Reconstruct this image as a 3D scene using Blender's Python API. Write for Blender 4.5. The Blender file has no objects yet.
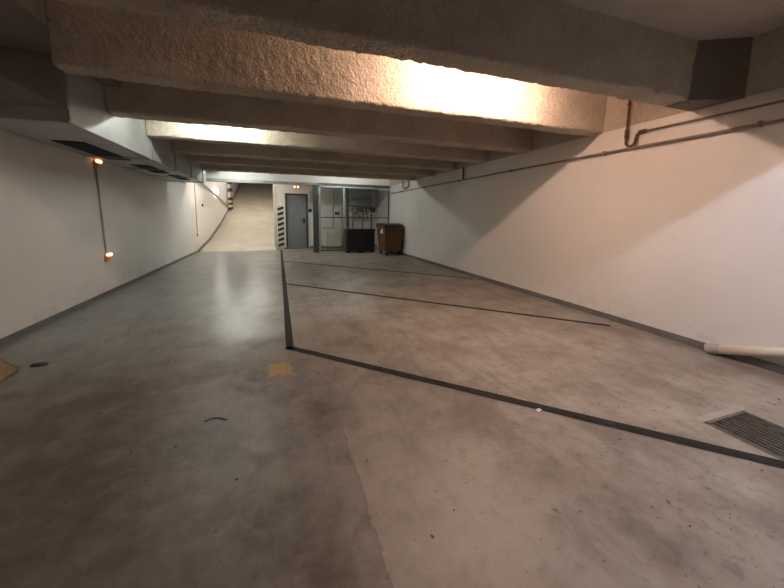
import bpy, bmesh, math, random
from mathutils import Vector, Matrix, noise
random.seed(7)
S = bpy.context.scene
COL = S.collection
PI = math.pi

# ------------------------------------------------------------------ camera, world, exposure
H = 1.5
pitch, yaw, roll = math.radians(7.4257), math.radians(19.134), math.radians(0.693)
F = Vector((math.sin(yaw)*math.cos(pitch), math.cos(yaw)*math.cos(pitch), -math.sin(pitch)))
R0 = Vector((math.cos(yaw), -math.sin(yaw), 0)); U0 = R0.cross(F)
R = R0*math.cos(roll)+U0*math.sin(roll); U = -R0*math.sin(roll)+U0*math.cos(roll)
cd = bpy.data.cameras.new('camera'); cam = bpy.data.objects.new('camera', cd); COL.objects.link(cam)
cd.sensor_fit = 'HORIZONTAL'; cd.sensor_width = 36; cd.lens = 332.19/784*36
cd.shift_y = -34.25/784; cd.clip_start = .02
m = Matrix((R, U, -F)).transposed().to_4x4(); m.translation = (0, 0, H); cam.matrix_world = m
S.camera = cam
w = bpy.data.worlds.new('world'); S.world = w; w.use_nodes = True
w.node_tree.nodes['Background'].inputs[0].default_value = (.9, .85, .8, 1)
w.node_tree.nodes['Background'].inputs[1].default_value = 0.0
S.view_settings.view_transform = 'Standard'; S.view_settings.look = 'None'
S.view_settings.gamma = 1; S.view_settings.exposure = 2.17; S.view_settings.use_curve_mapping = False
S.cycles.max_bounces = 10; S.cycles.diffuse_bounces = 8; S.cycles.sample_clamp_indirect = 6

# lamps: (name pos, length, colour, radiant strength)
WARM = (1.0, .68, .53); COOL = (.93, 1.0, .93); NEUT = (.72, .83, 1.0)
LAMPS = [
    ((2.35, 3.28, 3.16), 1.7, WARM, 60, 'short warm glowing tube light between the two nearest beams'),
    ((-.85, 6.22, 3.03), 1.2, COOL, 35, 'short white tube light between beams beside the sheet metal duct'),
    ((-1.6, 12.35, 3.18), 1.2, COOL, 60, 'white tube light before the far lintel on the ramp side'),
    ((2.60, 12.25, 3.18), 1.2, COOL, 30, 'white tube light before the far lintel on the cage side'),
    ((3.2, .30, 3.16), 1.2, NEUT, 78, 'cool white tube light above the foreground bay'),
    ((-1.5, 14.95, 3.33), 1.2, (1, .96, .86), 80, 'added white tube light hidden behind the lintel, brightening the foot of the ramp'),  # unseen lamp added to light the lower ramp
    ((-1.2, 22.5, 5.0), 1.2, (1, .96, .86), 95, 'added white tube light out of view, brightening the middle of the ramp'),  # unseen lamp added to brighten the ramp towards its top
]

# ------------------------------------------------------------------ helpers
def tag(o, label=None, cat=None, group=None, kind=None):
    if label: o['label'] = label
    if cat: o['category'] = cat
    if group: o['group'] = group
    if kind: o['kind'] = kind
    return o
def empty(name, loc, label, cat, group=None, rz=0):
    o = bpy.data.objects.new(name, None); COL.objects.link(o)
    o.location = loc; o.rotation_euler.z = rz; o.empty_display_size = .1
    return tag(o, label, cat, group)
def obj(name, bm, mat, parent=None, loc=None, smooth=False):
    me = bpy.data.meshes.new(name); bmesh.ops.recalc_face_normals(bm, faces=bm.faces[:]); bm.to_mesh(me); bm.free()
    me.materials.append(mat)
    if smooth:
        for f in me.polygons: f.use_smooth = True
    o = bpy.data.objects.new(name, me); COL.objects.link(o)
    if parent: o.parent = parent
    if loc: o.location = loc
    return o
def box(bm, a, b, bev=0, M=None):
    x0, y0, z0 = a; x1, y1, z1 = b
    v = [bm.verts.new(c) for c in ((x0,y0,z0),(x1,y0,z0),(x1,y1,z0),(x0,y1,z0),(x0,y0,z1),(x1,y0,z1),(x1,y1,z1),(x0,y1,z1))]
    fs = [bm.faces.new([v[i] for i in q]) for q in ((0,3,2,1),(4,5,6,7),(0,1,5,4),(1,2,6,5),(2,3,7,6),(3,0,4,7))]
    if bev:
        es = list({e for f in fs for e in f.edges})
        r = bmesh.ops.bevel(bm, geom=es, offset=bev, segments=2, affect='EDGES', profile=.7)
        v = [x for x in v if x.is_valid] + r['verts']
    if M is not None:
        bmesh.ops.transform(bm, matrix=M, verts=list(set(v)))
    return bm
def B(*boxes, bev=0):
    bm = bmesh.new()
    for a, b in boxes: box(bm, a, b, bev)
    return bm
def quadm(pts_list):
    bm = bmesh.new()
    for pts in pts_list: bm.faces.new([bm.verts.new(p) for p in pts])
    return bm
def tube(bm, pts, r, n=8, caps=True):
    pts = [Vector(p) for p in pts]; rings = []
    up = None
    for i, p in enumerate(pts):
        d = (pts[min(i+1, len(pts)-1)]-pts[max(i-1, 0)]).normalized()
        if up is None:
            up = Vector((0,0,1)) if abs(d.z) < .9 else Vector((1,0,0))
        s = d.cross(up).normalized(); up = s.cross(d).normalized()
        rr = r[i] if isinstance(r, (list, tuple)) else r
        rings.append([bm.verts.new(p+(s*math.cos(2*PI*k/n)+up*math.sin(2*PI*k/n))*rr) for k in range(n)])
    for a, b in zip(rings, rings[1:]):
        for k in range(n): bm.faces.new((a[k], a[(k+1)%n], b[(k+1)%n], b[k]))
    if caps:
        bm.faces.new(rings[0][::-1]); bm.faces.new(rings[-1])
    return bm
def T(*segs, n=8):
    bm = bmesh.new()
    for pts, r in segs: tube(bm, pts, r, n)
    return bm
def prism(poly, axis, a, b):
    """extrude a 2D polygon along an axis ('x': poly in (y,z); 'y': (x,z); 'z': (x,y))"""
    bm = bmesh.new()
    mk = {'x': lambda u, v, t: (t, u, v), 'y': lambda u, v, t: (u, t, v), 'z': lambda u, v, t: (u, v, t)}[axis]
    A = [bm.verts.new(mk(u, v, a)) for u, v in poly]; C = [bm.verts.new(mk(u, v, b)) for u, v in poly]
    n = len(poly)
    for i in range(n): bm.faces.new((A[i], A[(i+1)%n], C[(i+1)%n], C[i]))
    bm.faces.new(A[::-1]); bm.faces.new(C)
    return bm

# ------------------------------------------------------------------ materials
def nmat(name):
    mt = bpy.data.materials.new(name); mt.use_nodes = True
    return mt, mt.node_tree.nodes, mt.node_tree.links, mt.node_tree.nodes['Principled BSDF']
def noise_node(nd, ln, coord, scale, detail=5, rough=.6):
    n = nd.new('ShaderNodeTexNoise'); n.inputs['Scale'].default_value = scale
    n.inputs['Detail'].default_value = detail; n.inputs['Roughness'].default_value = rough
    ln.new(coord, n.inputs['Vector']); return n.outputs['Fac']
def ramp(nd, ln, fac, stops):
    r = nd.new('ShaderNodeValToRGB'); e = r.color_ramp.elements
    while len(e) < len(stops): e.new(.5)
    for i, (p, c) in enumerate(stops):
        e[i].position = p; e[i].color = (*c, 1) if len(c) == 3 else c
    ln.new(fac, r.inputs[0]); return r.outputs['Color']
def mix(nd, ln, fac, a, b, mode='MIX'):
    x = nd.new('ShaderNodeMix'); x.data_type = 'RGBA'; x.blend_type = mode
    for s, v in ((x.inputs[0], fac), (x.inputs[6], a), (x.inputs[7], b)):
        if hasattr(v, 'links'): ln.new(v, s)
        else: s.default_value = v if isinstance(v, (int, float)) else (*v, 1)
    return x.outputs[2]
def math_n(nd, ln, op, a, b=None, c=None, clamp=False):
    x = nd.new('ShaderNodeMath'); x.operation = op; x.use_clamp = clamp
    for s, v in zip(x.inputs, (a, b, c)):
        if v is None: continue
        if hasattr(v, 'links'): ln.new(v, s)
        else: s.default_value = v
    return x.outputs[0]
def bump(nd, ln, bs, h, strength, dist):
    b = nd.new('ShaderNodeBump'); b.inputs['Strength'].default_value = strength; b.inputs['Distance'].default_value = dist
    ln.new(h, b.inputs['Height']); ln.new(b.outputs[0], bs.inputs['Normal'])
def simple(name, c, rough=.6, metal=0, var=.12, scale=12, bmp=0):
    mt, nd, ln, bs = nmat(name)
    co = nd.new('ShaderNodeTexCoord').outputs['Object']
    n = noise_node(nd, ln, co, scale)
    lo = tuple(max(0, x*(1-var)) for x in c); hi = tuple(min(1, x*(1+var)) for x in c)
    ln.new(ramp(nd, ln, n, [(.3, lo), (.7, hi)]), bs.inputs['Base Color'])
    bs.inputs['Roughness'].default_value = rough; bs.inputs['Metallic'].default_value = metal
    if bmp: bump(nd, ln, bs, n, .5, bmp)
    return mt
def emit(name, c, s):
    mt, nd, ln, bs = nmat(name)
    bs.inputs['Base Color'].default_value = (*c, 1)
    bs.inputs['Emission Color'].default_value = (*c, 1); bs.inputs['Emission Strength'].default_value = s
    return mt

def wall_mat(name, base, dirt):
    mt, nd, ln, bs = nmat(name)
    co = nd.new('ShaderNodeTexCoord').outputs['Object']
    a = noise_node(nd, ln, co, .8, 6, .6); b = noise_node(nd, ln, co, 45, 3, .6); c = noise_node(nd, ln, co, 4.5, 6, .7)
    col = ramp(nd, ln, a, [(.3, tuple(x*.93 for x in base)), (.7, base)])
    col = mix(nd, ln, ramp(nd, ln, c, [(.62, (0,0,0)), (.8, (.35,)*3)]), col, dirt)
    sp = nd.new('ShaderNodeSeparateXYZ'); ln.new(co, sp.inputs[0])
    low = math_n(nd, ln, 'MULTIPLY_ADD', sp.outputs[2], -2.0, .9, clamp=True)
    sc_ = noise_node(nd, ln, co, 2.6, 8, .75)
    col = mix(nd, ln, math_n(nd, ln, 'MULTIPLY', low, ramp(nd, ln, sc_, [(.50, (0,)*3), (.64, (.6,)*3)])), col, dirt)
    ln.new(col, bs.inputs['Base Color']); bs.inputs['Roughness'].default_value = .55
    bump(nd, ln, bs, b, .25, .004)
    return mt
MW = wall_mat('white_painted_wall', (.80, .77, .74), (.42, .38, .33))
MWL = wall_mat('white_painted_wall_scuffed', (.74, .71, .69), (.36, .33, .30))

def rough_concrete(name, lo, hi, bstr=1.0):
    mt, nd, ln, bs = nmat(name)
    co = nd.new('ShaderNodeTexCoord').outputs['Object']
    a = noise_node(nd, ln, co, 2.2, 6, .6); b = noise_node(nd, ln, co, 34, 4, .65)
    col = ramp(nd, ln, a, [(.3, lo), (.7, hi)])
    if bstr > .5:
        col = mix(nd, ln, ramp(nd, ln, noise_node(nd, ln, co, 30, 5, .7), [(.34, (.34,)*3), (.50, (0,)*3)]), col, tuple(x*.45 for x in lo))
    ln.new(col, bs.inputs['Base Color']); bs.inputs['Roughness'].default_value = .92
    bs.inputs['Specular IOR Level'].default_value = .15
    bump(nd, ln, bs, b, bstr, .022)
    return mt
MB_ = rough_concrete('sprayed_rough_concrete', (.47, .405, .325), (.63, .555, .46))
MSL = rough_concrete('smooth_grey_concrete', (.46, .41, .35), (.56, .50, .43), .12)
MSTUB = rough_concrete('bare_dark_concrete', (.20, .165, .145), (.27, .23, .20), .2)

def floor_mat():
    mt, nd, ln, bs = nmat('worn_sealed_concrete')
    co = nd.new('ShaderNodeTexCoord').outputs['Object']
    sp = nd.new('ShaderNodeSeparateXYZ'); ln.new(co, sp.inputs[0]); X, Y = sp.outputs[0], sp.outputs[1]
    big = noise_node(nd, ln, co, .55, 6, .6); mid = noise_node(nd, ln, co, 1.7, 8, .68)
    fine = noise_node(nd, ln, co, 9, 7, .7); speck = noise_node(nd, ln, co, 26, 3, .5)
    bare = ramp(nd, ln, mid, [(.36, (.18, .145, .118)), (.5, (.27, .228, .19)), (.64, (.34, .297, .255))])
    lane = ramp(nd, ln, mid, [(.36, (.16, .17, .16)), (.5, (.205, .22, .212)), (.64, (.25, .268, .262))])
    # sealed grey paint on the driving lane, worn away towards the bays and the foreground
    wob = math_n(nd, ln, 'MULTIPLY_ADD', big, 1.4, -.7)
    fx = math_n(nd, ln, 'MULTIPLY_ADD', X, -.8, .35)
    fy = math_n(nd, ln, 'MULTIPLY_ADD', Y, .35, -1.0)
    f = math_n(nd, ln, 'MINIMUM', fx, fy)
    f = math_n(nd, ln, 'ADD', f, wob, clamp=True)
    col = mix(nd, ln, f, bare, lane)
    # tyre and oil dirt in the foreground of the lane
    dx = math_n(nd, ln, 'MULTIPLY_ADD', X, -.7, .80)
    dy = math_n(nd, ln, 'MULTIPLY_ADD', Y, -.38, 1.75)
    d = math_n(nd, ln, 'MINIMUM', dx, dy)
    d = math_n(nd, ln, 'ADD', d, math_n(nd, ln, 'MULTIPLY_ADD', mid, 3.2, -1.6), clamp=True)
    col = mix(nd, ln, math_n(nd, ln, 'MULTIPLY', d, .60), col, (.068, .053, .039))
    sm = noise_node(nd, ln, co, 1.15, 9, .72)
    sf = math_n(nd, ln, 'MULTIPLY', math_n(nd, ln, 'MULTIPLY_ADD', X, -.5, 1.1, clamp=True), math_n(nd, ln, 'MULTIPLY_ADD', Y, -.45, 2.4, clamp=True))
    col = mix(nd, ln, math_n(nd, ln, 'MULTIPLY', sf, ramp(nd, ln, sm, [(.44, (0,)*3), (.60, (.8,)*3)])), col, (.055, .040, .028))
    sg = noise_node(nd, ln, co, 3.1, 8, .7)
    col = mix(nd, ln, math_n(nd, ln, 'MULTIPLY', sf, ramp(nd, ln, sg, [(.52, (0,)*3), (.64, (.38,)*3)])), col, (.24, .215, .185))
    # dirt streaks
    mp = nd.new('ShaderNodeMapping'); mp.inputs['Scale'].default_value = (1.6, .5, 1); mp.inputs['Rotation'].default_value = (0, 0, .5); ln.new(co, mp.inputs[0])
    st = noise_node(nd, ln, mp.outputs[0], 2.2, 8, .72)
    col = mix(nd, ln, ramp(nd, ln, st, [(.50, (0,)*3), (.64, (.5,)*3)]), col, (.12, .095, .075))
    col = mix(nd, ln, ramp(nd, ln, fine, [(.53, (0,)*3), (.66, (.5,)*3)]), col, (.11, .09, .07))
    col = mix(nd, ln, ramp(nd, ln, speck, [(.66, (0,)*3), (.71, (.7,)*3)]), col, (.06, .05, .04))
    # lighter repair panel right of the joint
    j = math_n(nd, ln, 'ADD', math_n(nd, ln, 'ADD', X, -.40), math_n(nd, ln, 'MULTIPLY_ADD', fine, .10, -.05))
    near = math_n(nd, ln, 'LESS_THAN', Y, 2.62)
    nf = math_n(nd, ln, 'MULTIPLY_ADD', Y, -1.1, 2.95, clamp=True)
    pan = math_n(nd, ln, 'MULTIPLY', math_n(nd, ln, 'MULTIPLY', math_n(nd, ln, 'GREATER_THAN', j, 0), nf), math_n(nd, ln, 'MULTIPLY_ADD', X, -1.0, 1.6, clamp=True))
    col = mix(nd, ln, math_n(nd, ln, 'MULTIPLY', pan, .22), col, (.50, .43, .37))
    line = math_n(nd, ln, 'MULTIPLY', math_n(nd, ln, 'LESS_THAN', math_n(nd, ln, 'ABSOLUTE', j), .007), near)
    col = mix(nd, ln, math_n(nd, ln, 'MULTIPLY', math_n(nd, ln, 'MULTIPLY', line, nf), .45), col, (.12, .10, .08))
    # yellow paint spill at the corner of the bay line
    yx = math_n(nd, ln, 'ABSOLUTE', math_n(nd, ln, 'ADD', X, .02)); yy = math_n(nd, ln, 'ABSOLUTE', math_n(nd, ln, 'ADD', Y, -3.29))
    ye = math_n(nd, ln, 'MAXIMUM', math_n(nd, ln, 'MULTIPLY', yx, 1.35), yy)
    ye = math_n(nd, ln, 'ADD', ye, math_n(nd, ln, 'MULTIPLY_ADD', noise_node(nd, ln, co, 14, 6, .7), .36, -.18))
    yf = ramp(nd, ln, ye, [(.11, (.75,)*3), (.17, (0,)*3)])
    col = mix(nd, ln, yf, col, (.36, .215, .06))
    ln.new(col, bs.inputs['Base Color'])
    bs.inputs['Specular IOR Level'].default_value = .36
    ro = math_n(nd, ln, 'ADD', math_n(nd, ln, 'MULTIPLY_ADD', f, -.17, .45), math_n(nd, ln, 'MULTIPLY_ADD', mid, .10, -.05))
    ro = math_n(nd, ln, 'MAXIMUM', ro, .282)
    ln.new(ro, bs.inputs['Roughness'])
    bump(nd, ln, bs, fine, .12, .006)
    return mt
MF = floor_mat()
MRAMP = simple('ramp_concrete', (.48, .445, .365), .7, 0, .15, 1.2)
MSK = simple('grey_skirting_paint', (.16, .145, .135), .6, 0, .2, 5)
MLINE = None
def line_mat():
    mt, nd, ln, bs = nmat('black_line_paint')
    co = nd.new('ShaderNodeTexCoord').outputs['Object']
    a = noise_node(nd, ln, co, 9, 6, .7)
    ln.new(ramp(nd, ln, a, [(.3, (.012, .011, .010)), (.62, (.03, .027, .024)), (.75, (.09, .075, .06))]), bs.inputs['Base Color'])
    bs.inputs['Roughness'].default_value = .7; bs.inputs['Specular IOR Level'].default_value = .12
    return mt
MLINE = line_mat()
MGALV = simple('galvanised_sheet', (.42, .43, .435), .5, .3, .12, 3)
MGALVD = simple('dull_galvanised', (.36, .36, .35), .5, .4, .15, 4)
MSTEEL = simple('dark_steel', (.075, .078, .08), .5, .3, .2, 8)
MSILV = simple('zinc_tube', (.40, .42, .43), .4, .5, .1, 8)
MPIPE = simple('brown_grey_pipe_paint', (.26, .19, .145), .5, .1, .15, 10)
MRUST = simple('rusty_iron', (.16, .085, .045), .75, .2, .3, 30)
MBLK = simple('black_plastic', (.012, .012, .013), .45, 0, .2, 8)
MSHADE = simple('painted_shade', (.006, .006, .006), 1.0)
MRUB = simple('black_rubber', (.015, .015, .015), .8)
MBROWN = simple('brown_bin_plastic', (.135, .062, .026), .5, 0, .15, 5)
MTAN = simple('tan_cardboard', (.25, .15, .075), .8, 0, .15, 6)
MDOOR = simple('grey_blue_door_paint', (.215, .235, .265), .4, 0, .06, 4)
MDFR = simple('dark_door_frame', (.06, .06, .062), .5)
MWHT = simple('white_plastic', (.72, .72, .69), .45, 0, .05, 8)
MPVC = simple('cream_pvc_pipe', (.72, .66, .58), .4, 0, .06, 5)
MGREEN = simple('grey_green_enamel', (.20, .23, .21), .45, 0, .1, 5)
MYEL = simple('hazard_yellow', (.60, .52, .20), .6, 0, .2, 20)
MHZW = simple('hazard_cream', (.62, .60, .52), .6, 0, .1, 20)
MORG = emit('orange_lamp_lens', (1.0, .46, .22), .9)
MORGD = simple('orange_lamp_body', (.62, .26, .13), .4)

# ------------------------------------------------------------------ setting: shell
XL, XR, ZS, YB = -3.0, 4.68, 3.37, -11.0
RP = [(15.0, 0), (17.4, .28), (21, .95), (24.3, 1.72), (27.5, 2.62), (33.6, 4.35)]
xs = [XL, 2.99, 3.45, XR]; ys = [YB, .55, 1.395, 15.8]
qs = []
for i in range(3):
    for j in range(3):
        if (i, j) == (1, 1): continue
        qs.append([(xs[i], ys[j], 0), (xs[i+1], ys[j], 0), (xs[i+1], ys[j+1], 0), (xs[i], ys[j+1], 0)])
# the lane part stops where the ramp begins
bm = quadm(qs); bmesh.ops.remove_doubles(bm, verts=bm.verts[:], dist=1e-4)
x0, x1, y0, y1 = 2.99, 3.45, .55, 1.395
for a, b in (((x0,y0),(x1,y0)), ((x1,y0),(x1,y1)), ((x1,y1),(x0,y1)), ((x0,y1),(x0,y0))):
    bm.faces.new([bm.verts.new(c) for c in ((*a,0),(*b,0),(*b,-.25),(*a,-.25))])
bm.faces.new([bm.verts.new(c) for c in ((x0,y0,-.25),(x1,y0,-.25),(x1,y1,-.25),(x0,y1,-.25))])
tag(obj('floor', bm, MF), kind='structure')
bm = bmesh.new(); rows = []
RX0, RX1 = XL, -.06
pts = []
for (ya, za), (yb, zb) in zip(RP, RP[1:]):
    for k in range(6): t = k/6; pts.append((ya+(yb-ya)*t, za+(zb-za)*t))
pts.append(RP[-1]); pts.append((37, 4.5))
poly = [(y, z+.004) for y, z in pts] + [(37, -.3), (15.0, -.3)]
tag(obj('floor_ramp', prism(poly, 'x', RX0, RX1), MRAMP), kind='structure')
tag(obj('wall_left', B(((XL-.2, YB, -.3), (XL, 37, 7.6))), MWL), kind='structure')
tag(obj('wall_right', B(((XR, YB, -.3), (XR+.2, 16, 2.785))), MW), kind='structure')
tag(obj('trim_1', B(((XR+.004, YB, 2.785), (XR+.2, 16, ZS))), MB_), kind='structure')
tag(obj('wall_rear', B(((XL-.2, YB-.2, -.3), (XR+.2, YB, ZS))), MWL), kind='structure')
tag(obj('ceiling', B(((XL-.2, YB-.2, ZS), (XR+.2, 14.3, ZS+.2))), MSL), kind='structure')
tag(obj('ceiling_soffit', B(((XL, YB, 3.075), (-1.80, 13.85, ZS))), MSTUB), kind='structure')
# wall with the door, opening X .43-1.27 , height to 2.40
DX0, DX1, DZ = .42, 1.34, 2.44
tag(obj('wall_far', B(((-.10, 15.8, 0), (DX0, 16.0, ZS)), ((DX1, 15.8, 0), (XR, 16.0, ZS)), ((DX0, 15.8, DZ), (DX1, 16.0, ZS))), MW), kind='structure')
tag(obj('wall_ramp', B(((-.10, 16.0, 0), (.1, 37, 7.6))), MW), kind='structure')
tag(obj('wall_ramp_end', B(((XL, 36.8, 4.0), (.1, 37, 7.6))), MWL), kind='structure')
tag(obj('ceiling_ramp', prism([(14.25, 3.57), (16, 3.57), (21, 4.9), (37, 7.5), (37, 7.7), (21, 5.1), (16, 3.77), (14.25, 3.77)], 'x', XL, .1), MSL), kind='structure')
for (nm, a, b) in (('baseboard_left', (XL, YB, 0), (XL+.012, 14.9, .07)), ('baseboard_right', (XR-.014, YB, 0), (XR, 13.3, .085)),
                   ('baseboard_far', (DX1+.1, 15.786, 0), (XR-.014, 15.8, .09))):
    tag(obj(nm, B((a, b)), MSK), kind='structure')
# ramp kerb along the left wall
tag(obj('trim_2', prism([(y, z) for y, z in pts] + [(y, z+.10) for y, z in pts[::-1]], 'x', XL, XL+.05), MSK), kind='structure')

# ------------------------------------------------------------------ ceiling beams
def beam(y_front, y_back, zb, xa, xb, name, label):
    """rough sprayed beam: taper, rounded lower corners, lumpy surface"""
    wd = y_back-y_front; r = .032; near = 2 <= y_front < 4; N1 = 26 if near else 10
    prof = []
    for k in range(N1): t = k/N1; prof.append((y_front-.012*(1-t), ZS-(ZS-zb-r)*t))
    for k in range(7):
        a = PI+PI/2*k/6; prof.append((y_front+r+r*math.cos(a), zb+r+r*math.sin(a)))
    for k in range(1, 9): prof.append((y_front+r+(wd-2*r)*k/9, zb))
    for k in range(7):
        a = 1.5*PI+PI/2*k/6; prof.append((y_back-r*.5+r*.5*math.cos(a), zb+r*.5+r*.5*math.sin(a)))
    for k in range(1, 6): prof.append((y_back, zb+r*.5+(ZS-zb-r*.5)*k/5))
    n = int((xb-xa)/(.016 if near else .03)); bm = bmesh.new(); prev = None
    for i in range(n+1):
        x = xa+(xb-xa)*i/n; ring = []
        for (y, z) in prof:
            q = Vector((x, y, z))
            d = noise.noise(q*9)*.008+noise.noise(q*21+Vector((7,1,3)))*.010+noise.noise(q*1.7)*.012+(noise.noise(q*43)*.008 if near else 0)
            cy, cz = y-(y_front+wd/2), z-(zb+.25)
            L = math.hypot(cy, cz) or 1
            fade = 0 if z > ZS-.02 else 1
            ring.append(bm.verts.new((x, y+d*fade*cy/L, z+d*fade*cz/L*(1.0))))
        if prev:
            for k in range(len(prof)-1): bm.faces.new((prev[k], prev[k+1], ring[k+1], ring[k]))
        else: bm.faces.new(ring)
        prev = ring
    bm.faces.new(prev[::-1])
    return tag(obj(name, bm, MB_, smooth=True), label, kind='structure')
ORD = ['nearest', 'second', 'third', 'fourth', 'fifth', 'sixth', 'seventh']
BE = [(.84, 1.10), (2.52, 2.76), (3.88, 4.13), (5.36, 5.63), (6.74, 6.98), (8.22, 8.48), (9.62, 9.88), (11.05, 11.3), (-.37, -.09), (-1.79, -1.51), (-3.2, -2.93), (-4.65, -4.37), (-6.1, -5.8)]
for k, (a, b) in enumerate(BE):
    beam(a, b, 2.78, -1.80 if k < 3 or k > 7 else -1.998, 4.30 if k == 1 else XR+.004, 'ceiling_beam',
         ('rough sprayed concrete ceiling beam, %s from the camera in view' % ORD[k-1]) if 1 <= k <= 7 else 'rough sprayed concrete ceiling beam behind the viewpoint')
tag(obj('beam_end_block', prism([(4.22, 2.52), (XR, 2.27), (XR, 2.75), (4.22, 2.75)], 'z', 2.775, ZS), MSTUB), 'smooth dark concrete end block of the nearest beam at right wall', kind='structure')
bm = B(((XL, 13.9, 2.80), (XR, 14.25, ZS)))
tag(obj('lintel', bm, MW), kind='structure')
tag(obj('lintel_rail', B(((XL+.02, 13.86, 2.70), (1.62, 13.9, 2.80)), ((XL+.02, 13.9, 2.70), (1.62, 14.1, 2.73)), ((XL+.02, 13.84, 2.695), (1.62, 13.86, 2.715))), MGALVD), kind='structure')

# ------------------------------------------------------------------ floor markings
def stripe(pts, w_, name, label, group=None):
    bm = bmesh.new(); prev = None
    for i, p in enumerate(pts):
        p = Vector(p); a = Vector(pts[max(i-1, 0)]); b = Vector(pts[min(i+1, len(pts)-1)])
        d = (b-a).normalized(); s = Vector((d.y, -d.x))
        j = 1+.08*noise.noise(Vector((p.x*6, p.y*6, 1)))
        c = [bm.verts.new((p.x+s.x*w_/2*j, p.y+s.y*w_/2*j, .003)), bm.verts.new((p.x-s.x*w_/2*j, p.y-s.y*w_/2*j, .003))]
        if prev: bm.faces.new((prev[0], prev[1], c[1], c[0]))
        prev = c
    return tag(obj(name, bm, MLINE), label, 'floor marking', group)
def lin(a, b, n): return [(a[0]+(b[0]-a[0])*i/n, a[1]+(b[1]-a[1])*i/n) for i in range(n+1)]
stripe(lin((.10, 3.75), (.16, 15.0), 60), .085, 'lane_line', 'long straight black line between the lane and the parking bays')
G = 'slanted black bay lines'
stripe(lin((.07, 3.83), (3.95, -.05), 40), .095, 'bay_line', 'wide slanted black bay line in the foreground running to the drain', G)
stripe(lin((.10, 7.60), (4.42, 3.28), 40), .09, 'bay_line', 'thin slanted black bay line reaching the right wall in mid floor', G)
stripe(lin((.13, 11.4), (4.55, 6.98), 40), .10, 'bay_line', 'slanted black bay line farthest back near the brown bin', G)

# ------------------------------------------------------------------ drain grate
dr = empty('floor_drain', (3.22, .97, 0), 'rusty slotted drain grate set in the floor by the foreground bay line', 'drain')
fr = bmesh.new()
for a, b in (((-.245,-.435,-.03),(-.225,.44,.004)), ((.225,-.435,-.03),(.245,.44,.004)), ((-.245,.42,-.03),(.245,.445,.004)), ((-.245,-.445,-.03),(.245,-.42,.004))): box(fr, a, b)
obj('frame', fr, simple('grate_frame_iron', (.15, .125, .105), .6, .3, .3, 20), dr)
bm = bmesh.new()
for k in range(11):
    x = -.205+.041*k; box(bm, (x-.009, -.42, -.03), (x+.009, .42, .002))
box(bm, (-.225, -.15, -.034), (.225, -.13, -.006)); box(bm, (-.225, .13, -.034), (.225, .15, -.006))
obj('grating', bm, simple('worn_grate_iron', (.12, .10, .085), .55, .4, .4, 20), dr)
bm = bmesh.new(); box(bm, (2.955, 1.415, -.01), (3.50, 1.47, .004), .002)
tag(obj('trim_3', bm, simple('mortar_edge', (.34, .30, .265), .8)), kind='structure')

# ------------------------------------------------------------------ light fittings
ml = {}
GL = 'tube lights between the beams'
for k, (pos, L, c, s, lab) in enumerate(LAMPS):
    t = empty('tube_light', pos, lab, 'light', GL)
    zc = ZS if pos[1] < 14 else pos[2]+.15
    if pos[1] > 14:
        zc = max(3.57, 3.57+(4.9-3.57)*(pos[1]-16)/5) if pos[1] < 21 else 4.9+(7.5-4.9)*(pos[1]-21)/16
    h = zc-pos[2]
    obj('housing', B(((-L/2-.04, -.03, .03), (L/2+.04, .03, .07)), bev=.006), MWHT, t)
    for s_ in (-1, 1): obj('hanger', T(([(s_*L*.3, 0, .06), (s_*L*.3, 0, h)], .008)), MSILV, t)
    for s_ in (-1, 1): obj('socket', B(((s_*(L/2+.015)-.012, -.02, -.022), (s_*(L/2+.015)+.012, .02, .04))), MWHT, t)
    obj('tube', T(([(-L/2, 0, 0), (L/2, 0, 0)], .018), n=10), emit('lamp_glow', c, s), t)

# ------------------------------------------------------------------ ventilation duct
dt = empty('ventilation_duct', (-2.5, 4.5, 2.43), 'long galvanised sheet metal duct along the top of the left wall', 'duct')
D0 = Vector((-2.5, 4.5, 2.43))
side = [(0, 0), (0, .64), (7.2, .64), (7.2, .05), (7.0, 0)]
obj('duct_body', prism(side, 'x', -.43, .5), MGALV, dt)
for k, y in enumerate((0.0, 2.42, 3.9, 5.3, 6.7)):
    hh = .64
    bm = bmesh.new(); box(bm, (-.43, y-.018, -.016), (.516, y+.018, .0)); box(bm, (.5, y-.018, -.016), (.516, y+.018, hh))
    if k == 0: box(bm, (-.43, -.04, .125), (.516, 0, .145)); box(bm, (.455, -.035, .145), (.516, 0, .64)); box(bm, (-.43, -.04, -.016), (.516, 0, .008))
    obj('flange', bm, MGALVD, dt)
bm = quadm([[(-.43, -.075, .64), (.455, -.075, .145), (.455, -.003, .64)], [(-.43, -.075, .64), (-.43, -.003, .145), (.455, -.075, .145)],
            [(-.43, -.075, .64), (.455, -.003, .64), (-.43, -.003, .64)], [(-.43, -.075, .64), (-.43, -.003, .64), (-.43, -.003, .145)], [(.455, -.075, .145), (-.43, -.003, .145), (.455, -.003, .145)], [(.455, -.075, .145), (.455, -.003, .145), (.455, -.003, .64)], [(-.43, -.003, .145), (-.43, -.003, .64), (.455, -.003, .64), (.455, -.003, .145)]])
bmesh.ops.remove_doubles(bm, verts=bm.verts[:], dist=1e-4)
obj('end_cap', bm, MGALVD, dt)
bm = bmesh.new()
for k in range(7): tube(bm, [(.3, 7.2+.14*math.sin(PI/2*k/6), .17-.14*(1-math.cos(PI/2*k/6))) if k else (.3, 7.1, .17) for k in range(7)], .15, 14) if k == 0 else None
obj('outlet', bm, MGALV, dt, smooth=True)
for (ya, yb, xa, xb) in ((1.15, 2.7, -.22, .12), (3.3, 4.6, -.10, .20), (5.0, 6.1, .06, .30)):  # black slabs painting the shade between duct underside and wall
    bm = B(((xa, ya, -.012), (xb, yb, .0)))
    obj('shade_patch', bm, MSHADE, dt)
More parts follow.
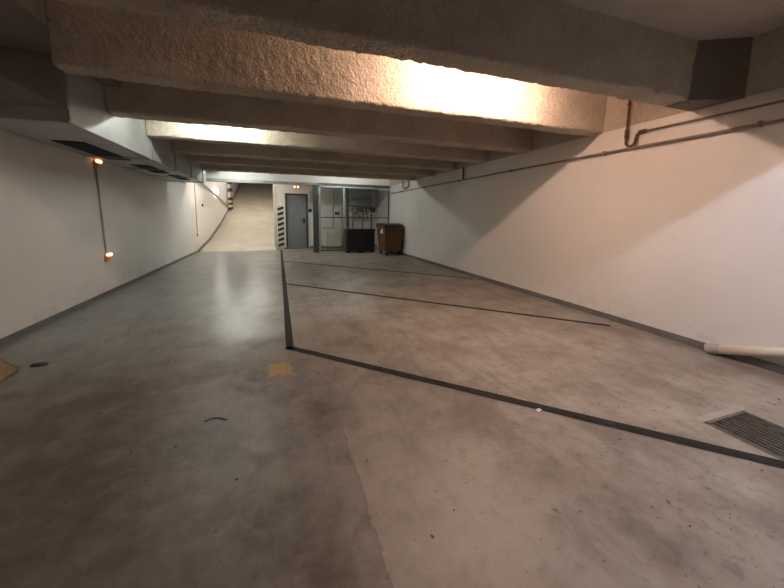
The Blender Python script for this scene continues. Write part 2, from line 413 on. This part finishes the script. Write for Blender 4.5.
# cable trunking under the duct, along the wall
tk = tag(obj('conduit', T(([(XL+.03, -2.0, 2.47), (XL+.03, 4.0, 2.47), (XL+.03, 7.3, 2.50), (XL+.03, 13.5, 2.56)], .022)), MGALVD), 'grey conduit along the left wall under the sheet metal duct', 'conduit')

# ------------------------------------------------------------------ left wall indicator lamps and their cables
def wall_lamp(name, y, z, sc, label, group, two=True):
    t = empty(name, (XL, y, z), label, 'wall lamp', group)
    obj('lamp_body', B(((0, -.05*sc, -.075*sc), (.05*sc, .05*sc, .04*sc)), bev=.006), MORGD, t)
    for k in ((-1, 1) if two else (0,)):
        bm = bmesh.new(); bmesh.ops.create_icosphere(bm, subdivisions=2, radius=.026*sc)
        bmesh.ops.translate(bm, vec=(.055*sc, k*.045*sc+.01, .035*sc), verts=bm.verts[:])
        obj('lens', bm, MORG, t, smooth=True)
    return t
GW = 'orange indicator lamps on the left wall'
wall_lamp('indicator_lamp', 7.40, 2.36, 1.15, 'orange glowing lamp high on left wall just under the duct', GW)
wall_lamp('indicator_lamp', 7.46, .70, 1.15, 'orange glowing lamp low on left wall at the foot of its cable', GW)
wall_lamp('indicator_lamp', 15.05, 2.78, .9, 'small orange lamp high on left wall far back by the ramp', GW, False)
wall_lamp('indicator_lamp', 15.02, .70, 1.0, 'small orange lamp low on left wall far back by the ramp', GW, False)
GC = 'cables joining the indicator lamps'
tag(obj('wall_cable', T(([(XL+.018, 7.40, 2.27), (XL+.018, 7.46, .74)], .017)), MGALVD), 'grey vertical cable tube between the two near orange lamps', 'cable', GC)
tag(obj('wall_cable', T(([(XL+.016, 15.05, 2.72), (XL+.016, 15.02, .74)], .014)), MGALVD), 'grey vertical cable tube between the two far orange lamps', 'cable', GC)
tag(obj('junction_clip', B(((XL, 7.26, 2.50), (XL+.05, 7.36, 2.57)), bev=.006), MBLK), 'small black clip on the wall conduit above the near orange lamp', 'clip')
tag(obj('switch_button', T(([(XL, 16.3, 1.88), (XL+.05, 16.3, 1.88)], .05), n=12), MBLK), 'small black button on the left wall beside the far cable', 'button')
# sloping pipe and hazard edging on the ramp wall
tag(obj('sloping_pipe', T(([(XL+.13, 14.3, 2.93), (XL+.06, 24.2, 2.02)], .045)), MGALVD), 'pale pipe slanting down the left wall beside the ramp', 'pipe')
hz = empty('hazard_edge', (XL+.052, 24.4, 1.7), 'black and yellow striped edge strip on the left wall of the ramp', 'hazard strip')
obj('backing', B(((.0, -.12, .1), (.12, .12, 2.4))), MHZW, hz)
for k, (za, zb, mt) in enumerate(((.10, .24, 'k'), (.24, .40, 'y'), (.40, .54, 'k'), (.54, .70, 'y'), (.70, .88, 'k'), (1.25, 1.48, 'k'), (1.75, 2.0, 'k'))):
    obj('stripe', prism([(.0, za), (.27, za+.05), (.27, zb+.05), (0, zb)], 'y', -.14, .14) if mt == 'k' else B(((-.0, -.135, za), (.2, .135, zb))), MBLK if mt == 'k' else MYEL, hz)
bk = empty('bulkhead_lamp', (XL, 19.77, 2.71), 'bright white bulkhead lamp on the left wall of the ramp', 'wall lamp')
obj('lamp_body', B(((0, -.32, -.14), (.05, .32, .14)), bev=.02), MWHT, bk)
obj('diffuser', B(((.05, -.29, -.11), (.11, .29, .11)), bev=.025), emit('bulkhead_glow', (1, .98, .92), 12), bk)
gt = empty('ramp_gate', (-1.5, 34.6, 4.45), 'dark horizontal bar and posts closing the top of the ramp', 'gate')
obj('crossbar', B(((-1.3, -.06, .42), (1.42, .06, .62))), MSTEEL, gt)
for x in (-1.1, -.55): obj('block', B(((x-.16, -.1, 0), (x+.16, .1, .62)), bev=.03), MBLK, gt)

# ------------------------------------------------------------------ door, hazard panel, fittings on the far wall
d = empty('door_1', ((DX0+DX1)/2, 15.8, 0), None, None); d['kind'] = 'structure'
hw = (DX1-DX0)/2
obj('door_frame', B(((-hw-.03, -.03, 0), (-hw+.045, .1, DZ+.03)), ((hw-.045, -.03, 0), (hw+.03, .1, DZ+.03)), ((-hw-.03, -.03, DZ-.045), (hw+.03, .1, DZ+.03))), MDFR, d)
lf = obj('door_leaf', B(((-hw+.045, .0, .03), (hw-.045, .05, DZ-.045)), bev=.004), MDOOR, d)
bm = B(((hw-.19, -.02, 1.16), (hw-.11, .0, 1.36)), bev=.004); tube(bm, [(hw-.15, 0, 1.29), (hw-.15, -.06, 1.29), (hw-.30, -.065, 1.285)], .016)
obj('door_handle', bm, MBLK, lf)
obj('threshold', B(((-hw-.12, -.22, 0), (hw+.30, .0, .035)), bev=.006), MSK, d)
tag(obj('door_reader', B(((DX1+.06, 15.745, 1.66), (DX1+.20, 15.8, 1.80)), bev=.008), MBLK), 'small black reader on the wall right of the grey door', 'reader')
tag(obj('reader_conduit', T(([(DX1+.15, 15.78, 1.80), (DX1+.15, 15.78, 2.65)], .014)), MSILV), 'thin conduit rising from the black reader beside the door', 'conduit')
el = empty('exit_lamp', (.885, 15.8, 2.76), 'orange glowing emergency lamp above the grey door', 'lamp')
obj('lamp_body', B(((-.13, -.05, -.05), (.13, 0, .06)), bev=.01), MORGD, el)
for s_ in (-1, 1):
    bm = bmesh.new(); bmesh.ops.create_icosphere(bm, subdivisions=2, radius=.045); bmesh.ops.translate(bm, vec=(s_*.075, -.06, 0), verts=bm.verts[:])
    obj('lens', bm, MORG, el, smooth=True)
hp = empty('hazard_board', (.19, 15.8, 0), 'black and cream striped hazard board left of the grey door', 'hazard panel')
obj('board', B(((-.14, -.02, .06), (.12, 0, 1.92))), MHZW, hp)
for k in range(8):
    z = .10+.23*k; obj('stripe', prism([(-.14, z-.02), (.12, z+.07), (.12, z+.185), (-.14, z+.095)], 'y', -.026, -.018), MBLK, hp)
tag(obj('edge_guard', B(((-.115, 15.77, .0), (.0, 15.8, 2.75)), bev=.006), MHZW), 'pale full height corner guard where the ramp meets the far wall', 'corner guard')

# ------------------------------------------------------------------ steel cage corner
cg = empty('steel_cage', (3.1, 13.8, 0), 'tall open steel cage frame round the pipework beside the grey door', 'cage')
CX = 3.1
obj('corner_pillar', B(((1.40-CX, -.05, 0), (1.62-CX, .10, 2.72)), bev=.006), MSTEEL, cg)
def bar(name, a, b, mt, r=.022):
    return obj(name, T(([a, b], r), n=6), mt, cg)
obj('front_post', B(((1.62-CX, -.03, 0), (1.70-CX, .03, 2.70))), MSILV, cg)
obj('front_post', B(((2.63-CX, -.02, 0), (2.69-CX, .02, 2.66))), MSILV, cg)
obj('front_post', B(((4.58-CX, -.02, 0), (4.62-CX, .02, 2.72))), MSTEEL, cg)
obj('top_rail', B(((1.62-CX, -.03, 2.64), (4.62-CX, .03, 2.69))), MSILV, cg)
obj('header_panel', B(((1.62-CX, -.02, 2.70), (4.64-CX, .1, 2.80))), MSTEEL, cg)
obj('middle_rail', B(((1.62-CX, -.02, 1.415), (4.62-CX, .02, 1.45))), MSTEEL, cg)
obj('bottom_rail', B(((1.62-CX, -.02, .05), (2.69-CX, .02, .09))), MSTEEL, cg)
for z in (2.64, 1.41): obj('side_rail', B(((1.63-CX, .0, z), (1.67-CX, 1.95, z+.045))), MSTEEL, cg)
bm = bmesh.new()
for k in range(64):
    x = 1.71-CX+.045*k
    if abs(x-(2.66-CX)) > .04: box(bm, (x-.0025, .002, .09), (x+.0025, .007, 2.64))
for k in range(56):
    z = .10+.045*k; box(bm, (1.70-CX, -.003, z-.0025), (4.58-CX, .002, z+.0025))
obj('dimming_mesh', bm, MSTEEL, cg)  # thin wires added to dim the view into the cage
# things inside the cage
tk = empty('wall_tank', (3.75, 15.55, 1.95), 'grey green enamel cabinet high on the wall inside the cage', 'cabinet')
obj('cabinet_body', B(((-.48, -.22, .02), (.54, .24, .88)), bev=.02), MGREEN, tk)
obj('cabinet_door', B(((-.44, -.24, .06), (.50, -.22, .84)), bev=.006), MGREEN, tk)
obj('bottom_edge', B(((-.50, -.235, -.02), (.56, .24, .02))), MSTEEL, tk)
mf = empty('pipe_manifold', (3.75, 15.6, 1.4), 'tangle of dark pipes and valve wheels under the grey green cabinet', 'pipework')
obj('header_pipe', T(([(-.5, 0, .35), (.5, 0, .35)], .03), ([(-.5, 0, .05), (.45, 0, .05)], .03)), MGALVD, mf)
for k, x in enumerate((-.36, -.12, .12, .34)):
    obj('branch_pipe', T(([(x, -.03, .52), (x, -.03, .2), (x+.06, -.03, .12), (x, -.03, -.02 if k % 2 else -.5)], .022)), MSTEEL, mf)
for k, (x, z) in enumerate(((-.24, .22), (-.02, .08), (.2, .24), (.02, .36))):
    pts_ = [(x+.085*math.cos(2*PI*i/12), -.1, z+.085*math.sin(2*PI*i/12)) for i in range(13)]
    obj('valve_wheel', T((pts_, .014), ([(x-.08, -.1, z), (x+.08, -.1, z)], .01), ([(x, -.1, z-.08), (x, -.1, z+.08)], .01), ([(x, -.1, z), (x, 0, z)], .012), n=6), MBLK, mf)
tag(obj('riser_pipe', T(([(3.15, 15.5, .9), (3.15, 15.5, 2.95)], .07), n=10), MSTEEL), 'dark vertical pipe left of the grey green cabinet in the cage', 'pipe')
tag(obj('drop_pipe', T(([(4.33, 15.6, .05), (4.33, 15.6, 1.6)], .035)), MSTEEL), 'thin dark pipe dropping behind the black crate in the cage', 'pipe')
tag(obj('supply_pipe', T(([(2.52, 15.72, .9), (2.52, 15.72, 2.9)], .03), ([(2.95, 15.72, .1), (2.95, 15.72, 1.9)], .03), ([(2.52, 15.72, .92), (2.0, 15.72, .92)], .025)), MGALVD), 'grey pipe run on the cage wall above the white box', 'pipe')
tag(obj('pressure_gauge', T(([(4.42, 15.6, 1.80), (4.42, 15.72, 1.80)], .13), n=16), MBLK), 'round black meter at the right below the grey green cabinet', 'meter')
wb = empty('meter_box', (2.45, 15.55, .09), 'low white box standing against the wall inside the cage', 'box')
obj('box_body', B(((-.34, -.2, 0), (.34, .2, .60)), bev=.012), MWHT, wb)
obj('box_lid', B(((-.355, -.215, .58), (.355, .215, .63)), bev=.01), MWHT, wb)
obj('plinth', B(((-.34, -.2, -.09), (.34, .2, .0))), MSK, wb)
tag(obj('valve_box', B(((2.60, 15.66, 1.56), (2.80, 15.8, 1.68)), bev=.01), MSTEEL), 'small dark valve box on the pipe in the cage', 'valve')

# black crate
cr = empty('plastic_crate', (3.24, 13.35, 0), 'large black ribbed plastic crate standing in front of the cage', 'crate')
obj('crate_body', B(((-.58, -.06, .05), (.60, .34, .93)), bev=.012), MBLK, cr)
bm = bmesh.new()
for k in range(7): x = -.54+.18*k; box(bm, (x, -.085, .08), (x+.035, -.06, .9))
box(bm, (-.58, -.085, .46), (.60, -.06, .50))
obj('rib', bm, MBLK, cr)
obj('rim', B(((-.60, -.10, .90), (.62, .36, .975)), bev=.01), MBLK, cr)
for x in (-.5, .0, .5): obj('foot', B(((x-.07, -.05, 0), (x+.07, .33, .06))), MBLK, cr)

# brown wheeled bin
bn = empty('wheeled_bin', (3.86, 12.0, 0), 'brown wheeled rubbish bin with a black lid by the right wall', 'bin')
bm = bmesh.new(); b0 = [(.05, .05, .16), (.66, .05, .16), (.66, .95, .16), (.05, .95, .16)]; b1 = [(0, 0, 1.1), (.71, 0, 1.1), (.71, 1.05, 1.1), (0, 1.05, 1.1)]
va = [bm.verts.new(c) for c in b0]; vb = [bm.verts.new(c) for c in b1]
for i in range(4): bm.faces.new((va[i], va[(i+1)%4], vb[(i+1)%4], vb[i]))
bm.faces.new(va[::-1]); bm.faces.new(vb)
obj('bin_body', bm, MBROWN, bn)
obj('bin_rim', B(((-.025, -.025, 1.05), (.735, 1.075, 1.12)), bev=.012), MBROWN, bn)
lid = bmesh.new()
prof_l = [(-.04, 1.12), (-.03, 1.16), (.14, 1.215), (.5, 1.235), (.9, 1.215), (1.08, 1.16), (1.09, 1.12)]
tmp = prism(prof_l, 'x', -.03, .74); me_ = bpy.data.meshes.new('t'); tmp.to_mesh(me_); tmp.free(); lid.from_mesh(me_); bpy.data.meshes.remove(me_)
ld = obj('bin_lid', lid, MBLK, bn)
obj('lid_handle', T(([(.1, -.05, 1.15), (.12, -.08, 1.16), (.52, -.08, 1.16), (.54, -.05, 1.15)], .014)), MBLK, ld)
lbm = bmesh.new()
lbm.faces.new([lbm.verts.new(c) for c in ((.0, .22, .86), (.0, .52, .86), (-.004, .52, 1.03), (-.004, .22, 1.03))])
obj('sticker', B(((-.006, .26, .84), (.02, .56, 1.02))), MWHT, bn)
for x in (.12, .59):
    for y in (.14, .88):
        wv = T(([(x-.025, y, .085), (x+.025, y, .085)], .085), n=14)
        wl = obj('wheel', wv, MRUB, bn)
        obj('caster', B(((x-.035, y-.03, .085), (x-.027, y+.03, .18)), ((x+.027, y-.03, .085), (x+.035, y+.03, .18)), ((x-.035, y-.03, .165), (x+.035, y+.03, .18))), MGALVD, wl)
for x in (-.02, .73): obj('trunnion', T(([(x-.03, .5, 1.0), (x+.03, .5, 1.0)], .03)), MBLK, bn)

# ------------------------------------------------------------------ right wall pipes
px = XR-.035
hp2 = empty('heating_pipe', (XR-.004, 5, 2.47), 'long brown pipe running level along the whole right wall', 'pipe')
obj('pipe_run', T(([(-.035, -6, -.02), (-.035, -1.6, 0), (-.035, 5, .005), (-.035, 8.7, .0)], .017)), MPIPE, hp2)
for y in (-2.9, -1.2, .9, 3.0, 5.2, 7.4): obj('pipe_clip', B(((-.06, y-.012, -.026), (0, y+.012, .026))), MPIPE, hp2)
up = empty('drip_pipe', (XR, 3.3, 2.65), 'thin brown pipe with a U shaped trap hanging under the nearest beam', 'pipe')
obj('pipe_run', T(([(-.03, -5, .0), (-.03, -1.3, .0), (-.03, .0, .015)], .013)), MPIPE, up)
u = [(-.03, 0, .015), (-.035, .04, -.01), (-.04, .05, -.06)]
arc = [(-.045, .05+.065-.065*math.cos(PI*k/8), -.09-.06*math.sin(PI*k/8)) for k in range(9)]
obj('trap', T((u+arc+[(-.045, .18, -.05), (-.045, .18, .05)], .017)), MRUST, up)
obj('drop', T(([(-.045, .18, .05), (-.05, .18, .72)], .015)), MRUST, up)
obj('elbow', T(([(-.03, -.07, .015), (-.03, .02, .015)], .026)), MRUST, up)
obj('coupling', T(([(-.045, .18, -.04), (-.045, .18, .08)], .026)), MRUST, up); obj('coupling', T(([(-.05, .18, .40), (-.05, .18, .43)], .024)), MRUST, up)
tag(obj('riser_cable', T(([(XR-.03, 7.8, 2.48), (XR-.03, 7.8, 2.80)], .022)), MSTEEL), 'short dark pipe from the long wall pipe up to the beams', 'pipe')
bm = bmesh.new(); tube(bm, [(XR-.04, 12.2, 2.85), (XR-.04, 12.2, 2.62), (XR-.04, 12.05, 2.56), (XR-.04, 11.8, 2.56), (XR-.04, 11.6, 2.62), (XR-.04, 11.6, 2.85)], .022)
tag(obj('pipe_loop', bm, MSTEEL), 'dark U shaped pipe loop on the right wall near the cage', 'pipe')
pp = empty('waste_pipe', (XR-.06, 2.2, .06), 'cream plastic pipe sloping along the foot of the right wall', 'pipe')
obj('pipe_body', T(([(.0, 0, 0), (-.0, -.5, .16), (-.0, -1.3, .43)], .05), n=14), MPVC, pp, smooth=True)
obj('pipe_socket', T(([(.0, .06, -.018), (.0, -.05, .012)], .058), n=14), simple('grey_socket', (.42, .37, .33), .5), pp)

# ------------------------------------------------------------------ bits at the left edge of the floor
pl = empty('cardboard_piece', (-2.62, 3.75, 0), 'folded tan cardboard leaning at the foot of the left wall', 'cardboard')
bm = bmesh.new()
box(bm, (-.36, -.02, -.012), (.34, .22, .012), 0, Matrix.Translation((0, 0, .228)) @ Matrix.Rotation(math.radians(40), 4, 'Y'))
obj('panel', bm, MTAN, pl)
bm = bmesh.new(); box(bm, (-.34, .22, -.01), (.31, .30, .01), 0, Matrix.Translation((0, 0, .215)) @ Matrix.Rotation(math.radians(40), 4, 'Y') @ Matrix.Rotation(math.radians(-4), 4, 'X'))
obj('flap', bm, simple('dark_cardboard', (.17, .10, .055), .85), pl)
rg = bmesh.new(); bmesh.ops.create_icosphere(rg, subdivisions=3, radius=.1)
for v in rg.verts:
    v.co = Vector((v.co.x*.8, v.co.y*.4, max(0, v.co.z*.22)))+Vector((1,1,0))*noise.noise(v.co*14)*.02
tag(obj('debris_rag', rg, simple('dark_rag', (.05, .042, .035), .95), None, (-2.26, 4.09, 0), True), 'small dark rag lying on the floor beside the tan cardboard', 'rag')
# loose grit
bm = bmesh.new()
for k in range(110):
    x = random.uniform(-2.6, 4.2); y = .8+7*random.random()**1.6; r = random.uniform(.003, .0075)
    mt_ = Matrix.Translation((x, y, r*.4)) @ Matrix.Rotation(random.random()*6, 4, 'Z') @ Matrix.Diagonal((r*random.uniform(.8, 2.2), r, r*.6, 1))
    bmesh.ops.create_icosphere(bm, subdivisions=1, radius=1, matrix=mt_)
tag(obj('floor_grit', bm, simple('grit', (.05, .04, .03), .9)), 'dark grit and crumbs scattered over the concrete floor', 'grit', kind='stuff')
tag(obj('paper_scrap', quadm([[(1.88, 1.90, .004), (1.93, 1.915, .006), (1.925, 1.945, .004), (1.885, 1.935, .005)]]), MWHT), 'white paper scrap beside the foreground bay line', 'paper')
tag(obj('bent_wire', T(([(-.54, 2.56, .006), (-.50, 2.585, .008), (-.45, 2.575, .008), (-.39, 2.535, .006)], .005), n=6), MSTEEL), 'short bent dark wire lying on the lane floor', 'wire')
